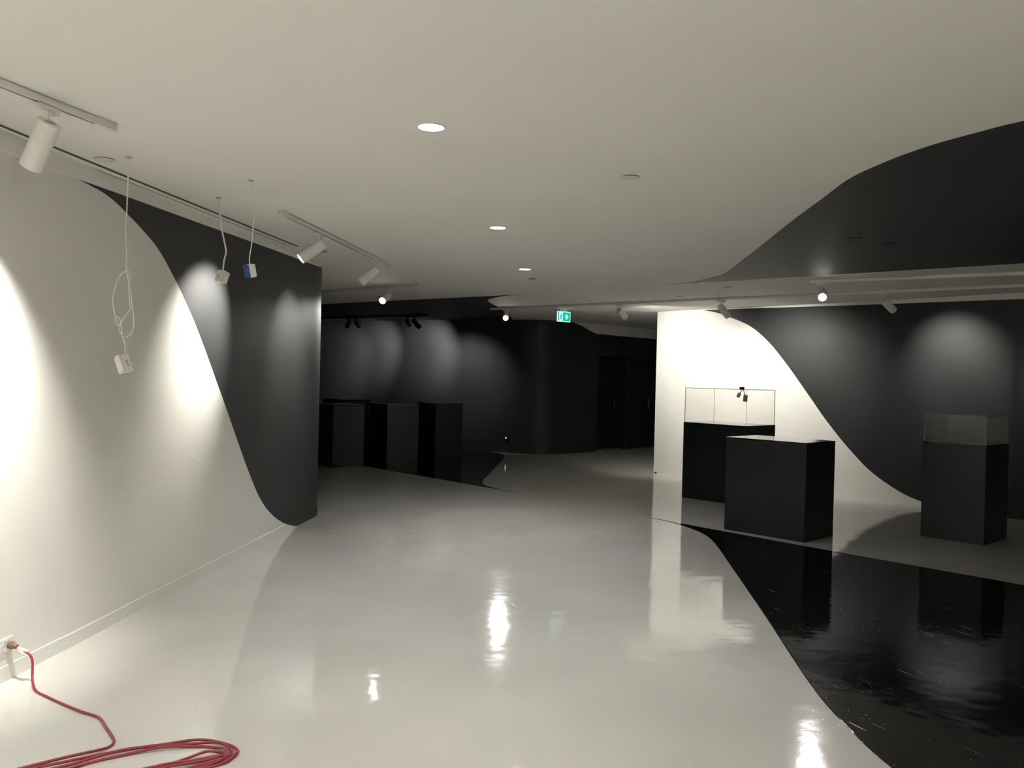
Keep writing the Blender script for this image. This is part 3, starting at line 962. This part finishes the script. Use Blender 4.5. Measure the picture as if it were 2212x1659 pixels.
# 1: looped cable with LIVE box before the white wall
ax, ay = -2.186, 4.852
def q1(u, v):       # offsets in the hanging plane: u metres to the right, v metres above the floor
    return (ax + u, ay, v)
def qd(u, v, d):
    return (ax + u, ay + d, v)
junction((ax, ay),
         [q1(0, H - 0.002), q1(-0.001, 2.70), q1(-0.004, 2.55), q1(-0.008, 2.42), q1(-0.002, 2.30), q1(0.002, 2.19),
          qd(0.012, 2.135, 0.0), qd(0.020, 2.09, 0.004), qd(0.030, 2.05, 0.0), qd(0.037, 2.00, -0.004), qd(0.045, 1.93, 0.0), qd(0.045, 1.88, 0.006), qd(0.030, 1.835, 0.008),
          qd(0.000, 1.815, 0.006), qd(-0.028, 1.84, 0.0), qd(-0.040, 1.89, -0.004), qd(-0.062, 1.96, -0.006), qd(-0.070, 2.02, -0.006), qd(-0.060, 2.09, -0.004), qd(-0.034, 2.16, 0.0),
          qd(0.002, 2.19, 0.008), qd(0.016, 2.17, 0.012), qd(0.016, 2.14, 0.008), qd(0.020, 2.07, -0.006), qd(0.027, 2.0, -0.008), qd(0.030, 1.97, -0.01),
          qd(0.005, 1.93, -0.014), qd(-0.022, 1.885, -0.014), qd(-0.044, 1.885, -0.012), qd(-0.054, 1.905, -0.010), qd(-0.042, 1.925, -0.012), qd(-0.024, 1.915, -0.014),
          qd(-0.018, 1.88, -0.014), qd(-0.010, 1.82, -0.012), qd(0.004, 1.77, -0.008), qd(0.004, 1.735, -0.004), qd(0.001, 1.715, 0.0)],
         'white junction box marked LIVE on a looped white cable before the white wall',
         qd(-0.006, 1.664, 0.0), (math.radians(12), math.radians(-15), math.radians(-36)), (0.052, 0.066, 0.104), 'LIVE', 'side', cr=0.0036)
# 2: box with marker on its lid
ax2, ay2 = -2.054, 5.946
junction((ax2, ay2), [(ax2, ay2, H - 0.002), (ax2 + 0.012, ay2, 2.72), (ax2 + 0.030, ay2, 2.60), (ax2 + 0.052, ay2, 2.50), (ax2 + 0.060, ay2, 2.455), (ax2 + 0.048, ay2, 2.40), (ax2 + 0.042, ay2, 2.345), (ax2 + 0.042, ay2, 2.32)],
         'white junction box on a short bent cable, left of the blue-taped one',
         (ax2 + 0.038, ay2, 2.282), (math.radians(-14), math.radians(8), math.radians(-24)), (0.066, 0.058, 0.082), 'LIVE', 'lid', cr=0.0055)
# 3: box with blue tape
ax3, ay3 = -1.656, 5.37
junction((ax3, ay3), [(ax3, ay3, H - 0.002), (ax3 + 0.010, ay3, 2.76), (ax3 + 0.022, ay3, 2.70), (ax3 + 0.026, ay3, 2.62), (ax3 + 0.020, ay3, 2.52), (ax3 + 0.012, ay3, 2.42), (ax3 + 0.002, ay3, 2.345), (ax3 + 0.004, ay3, 2.30)],
         'junction box with blue tape over its lid, hanging before the black wall',
         (ax3 + 0.006, ay3, 2.262), (math.radians(14), math.radians(6), math.radians(-52)), (0.062, 0.060, 0.082), None, 'lid', tape=True, cr=0.0036)

# ================================================================== SOCKET AND RED EXTENSION CORD
tx, ty = 0.0885, 0.9961         # along the left wall
sk_loc = (-2.600 + 0.0005, 4.444, 0.19)
sk = thing('wall_socket', 'white double power socket low on the left wall', 'socket', sk_loc, (0, 0, math.atan2(ty, tx)))
# local x runs along the wall away from the viewer, local -y points into the room
link_bm('face_plate', box_bm(0, -0.005, 0, 0.116, 0.010, 0.074, 0.003), 'plastic', sk)
for ux in (-0.028, 0.028):
    so = link_bm('outlet', box_bm(ux, -0.0105, -0.006, 0.036, 0.002, 0.036, 0.001), 'plastic', sk)
    for a_, px, pz in ((30, -0.007, 0.003), (-30, 0.007, 0.003), (0, 0, -0.010)):
        link_bm('pin_slot', box_bm(ux + px, -0.0118, pz - 0.006, 0.002, 0.0006, 0.008, rot=Matrix.Rotation(math.radians(a_), 4, 'Y')), 'ink', so)
for ux in (-0.012, 0.012):
    link_bm('rocker_switch', box_bm(ux, -0.012, 0.024, 0.012, 0.006, 0.016, 0.002, rot=Matrix.Rotation(math.radians(12), 4, 'X')), 'plastic', sk)

cord = thing('extension_cord', 'red extension cord plugged in at the wall and coiled on the white floor', 'cord', (-1.7, 3.6, 0))
cl = lambda p: (p[0] + 1.7, p[1] - 3.6, p[2])
rc = 0.0062
wall_pt = Vector((-2.600, 4.466, 0.187))
nrm = Vector((ty, -tx, 0))
pl = lathe_bm([(0.018, 0.0), (0.021, 0.006), (0.021, 0.020), (0.015, 0.030), (0.012, 0.046)], 20,
              Matrix.Translation(cl(wall_pt + nrm * 0.014)) @ Vector((0.97, -0.10, -0.20)).to_track_quat('Z', 'Y').to_matrix().to_4x4())
link_bm('plug', pl, 'brown', cord)
run = [wall_pt + nrm * 0.05 + Vector((0, -0.004, -0.008)), Vector((-2.525, 4.452, 0.172)), Vector((-2.498, 4.445, 0.160)), Vector((-2.465, 4.44, 0.146)), Vector((-2.445, 4.432, 0.115)),
       Vector((-2.436, 4.418, 0.07)), Vector((-2.418, 4.388, 0.03)), Vector((-2.36, 4.315, rc)), Vector((-2.27, 4.245, rc)), Vector((-2.15, 4.16, rc)), Vector((-2.02, 4.075, rc)),
       Vector((-1.945, 4.035, rc)), Vector((-1.885, 3.995, rc)), Vector((-1.80, 3.885, rc)), Vector((-1.725, 3.785, rc)), Vector((-1.70, 3.735, rc)), Vector((-1.704, 3.69, rc)),
       Vector((-1.735, 3.635, rc + 0.008)), Vector((-1.80, 3.575, rc + 0.012)), Vector((-1.89, 3.50, rc + 0.012)), Vector((-2.0, 3.42, rc + 0.006))]
loop0 = [(-1.80, 3.53), (-1.62, 3.672), (-1.48, 3.733), (-1.34, 3.768), (-1.225, 3.757), (-1.155, 3.705), (-1.135, 3.64), (-1.18, 3.57), (-1.36, 3.45), (-1.60, 3.32), (-1.82, 3.25), (-1.97, 3.28), (-1.98, 3.40)]
loop1 = [(-1.78, 3.51), (-1.62, 3.640), (-1.48, 3.708), (-1.34, 3.742), (-1.24, 3.735), (-1.175, 3.69), (-1.15, 3.63), (-1.20, 3.56), (-1.38, 3.43), (-1.62, 3.29), (-1.83, 3.22), (-2.0, 3.26), (-2.0, 3.40)]
loop2 = [(-1.74, 3.51), (-1.60, 3.624), (-1.46, 3.690), (-1.34, 3.720), (-1.26, 3.716), (-1.20, 3.685), (-1.19, 3.645), (-1.25, 3.59), (-1.38, 3.50), (-1.62, 3.36), (-1.84, 3.28), (-1.93, 3.32), (-1.90, 3.42)]
loop3 = [(-1.62, 3.36), (-1.46, 3.46), (-1.375, 3.545), (-1.32, 3.605), (-1.26, 3.645), (-1.21, 3.66), (-1.165, 3.645), (-1.16, 3.60), (-1.24, 3.52), (-1.42, 3.40), (-1.64, 3.27), (-1.8, 3.22), (-1.86, 3.28), (-1.78, 3.34)]
loop4 = [(-1.60, 3.40), (-1.40, 3.52), (-1.30, 3.585), (-1.22, 3.625), (-1.165, 3.625), (-1.15, 3.59), (-1.21, 3.53), (-1.40, 3.41), (-1.62, 3.30), (-1.78, 3.28)]
coil = []
for k, lpx in enumerate((loop0, loop1, loop2, loop3, loop4)):
    for j, (x_, y_) in enumerate(reversed(lpx)):
        z_ = rc + (0.004 if k in (1, 3) else 0.0) + 0.009 * ((k + j) % 3 == 0)
        coil.append(Vector((x_, y_, z_)))
tube('cable', catmull([cl(p) for p in run + coil], 8), rc, 'red', cord, seg=10)
tg = box_bm(0, 0, 0, 0.058, 0.016, 0.020, 0.003, rot=Matrix.Rotation(math.radians(18), 4, 'Y'))
tg = box_bm(0.004, -0.012, -0.006, 0.040, 0.020, 0.004, 0.001, bm=tg, rot=Matrix.Rotation(math.radians(25), 4, 'Y') @ Matrix.Rotation(math.radians(-20), 4, 'Z'))
bmesh.ops.translate(tg, vec=cl(Vector((-2.505, 4.447, 0.164))), verts=tg.verts)
link_bm('test_tag', tg, 'tag', cord)
# socket end lying in the coil
se = lathe_bm([(0.010, 0.0), (0.013, 0.006), (0.013, 0.036), (0.009, 0.046)], 16, Matrix.Translation(cl(Vector((-1.80, 3.275, 0.016)))) @ Vector((-0.9, -0.4, 0)).to_track_quat('Z', 'Y').to_matrix().to_4x4())
link_bm('cord_socket', se, 'brown', cord)

# ================================================================== SMALL FITTINGS
sw = thing('wall_screw', 'tiny bright screw in the white part of the left wall', 'screw', (-2.4315, 6.601, 0.944), (0, 0, math.atan2(ty, tx)))
link_bm('screw_head', lathe_bm([(0.0075, 0.0), (0.0075, 0.003), (0.005, 0.005)], 16, Matrix.Rotation(PI / 2, 4, 'X')), 'plastic', sw)
link_bm('drive_slot', box_bm(0, -0.005, 0, 0.009, 0.0006, 0.0015), 'screw', sw)
ld_root = thing('indicator_plate', 'small black wall plate with a cyan light low on the far black wall', 'wall plate', (-0.10, 18.268, 0.31), (0, 0, math.radians(-28)))
link_bm('plate', box_bm(0, 0.0, 0, 0.075, 0.012, 0.11, 0.003), 'metal_black', ld_root)
link_bm('indicator', lathe_bm([(0.013, 0), (0.012, 0.004)], 14, Matrix.Translation((0, -0.006, 0.01)) @ Matrix.Rotation(PI / 2, 4, 'X')), 'led', ld_root)
cr_ = bmesh.new()
bmesh.ops.create_icosphere(cr_, subdivisions=2, radius=0.02)
for v in cr_.verts:
    v.co *= random.uniform(0.75, 1.15)
    v.co.z = max(v.co.z, -0.012)
bmesh.ops.translate(cr_, vec=(0, 0, 0.012), verts=cr_.verts)
crumb = link_bm('rubber_crumb', cr_, 'metal_black')
crumb.location = (2.545, 15.02, 0)
tag(crumb, 'tiny black crumb on the floor at the corner of the white wall', 'debris')
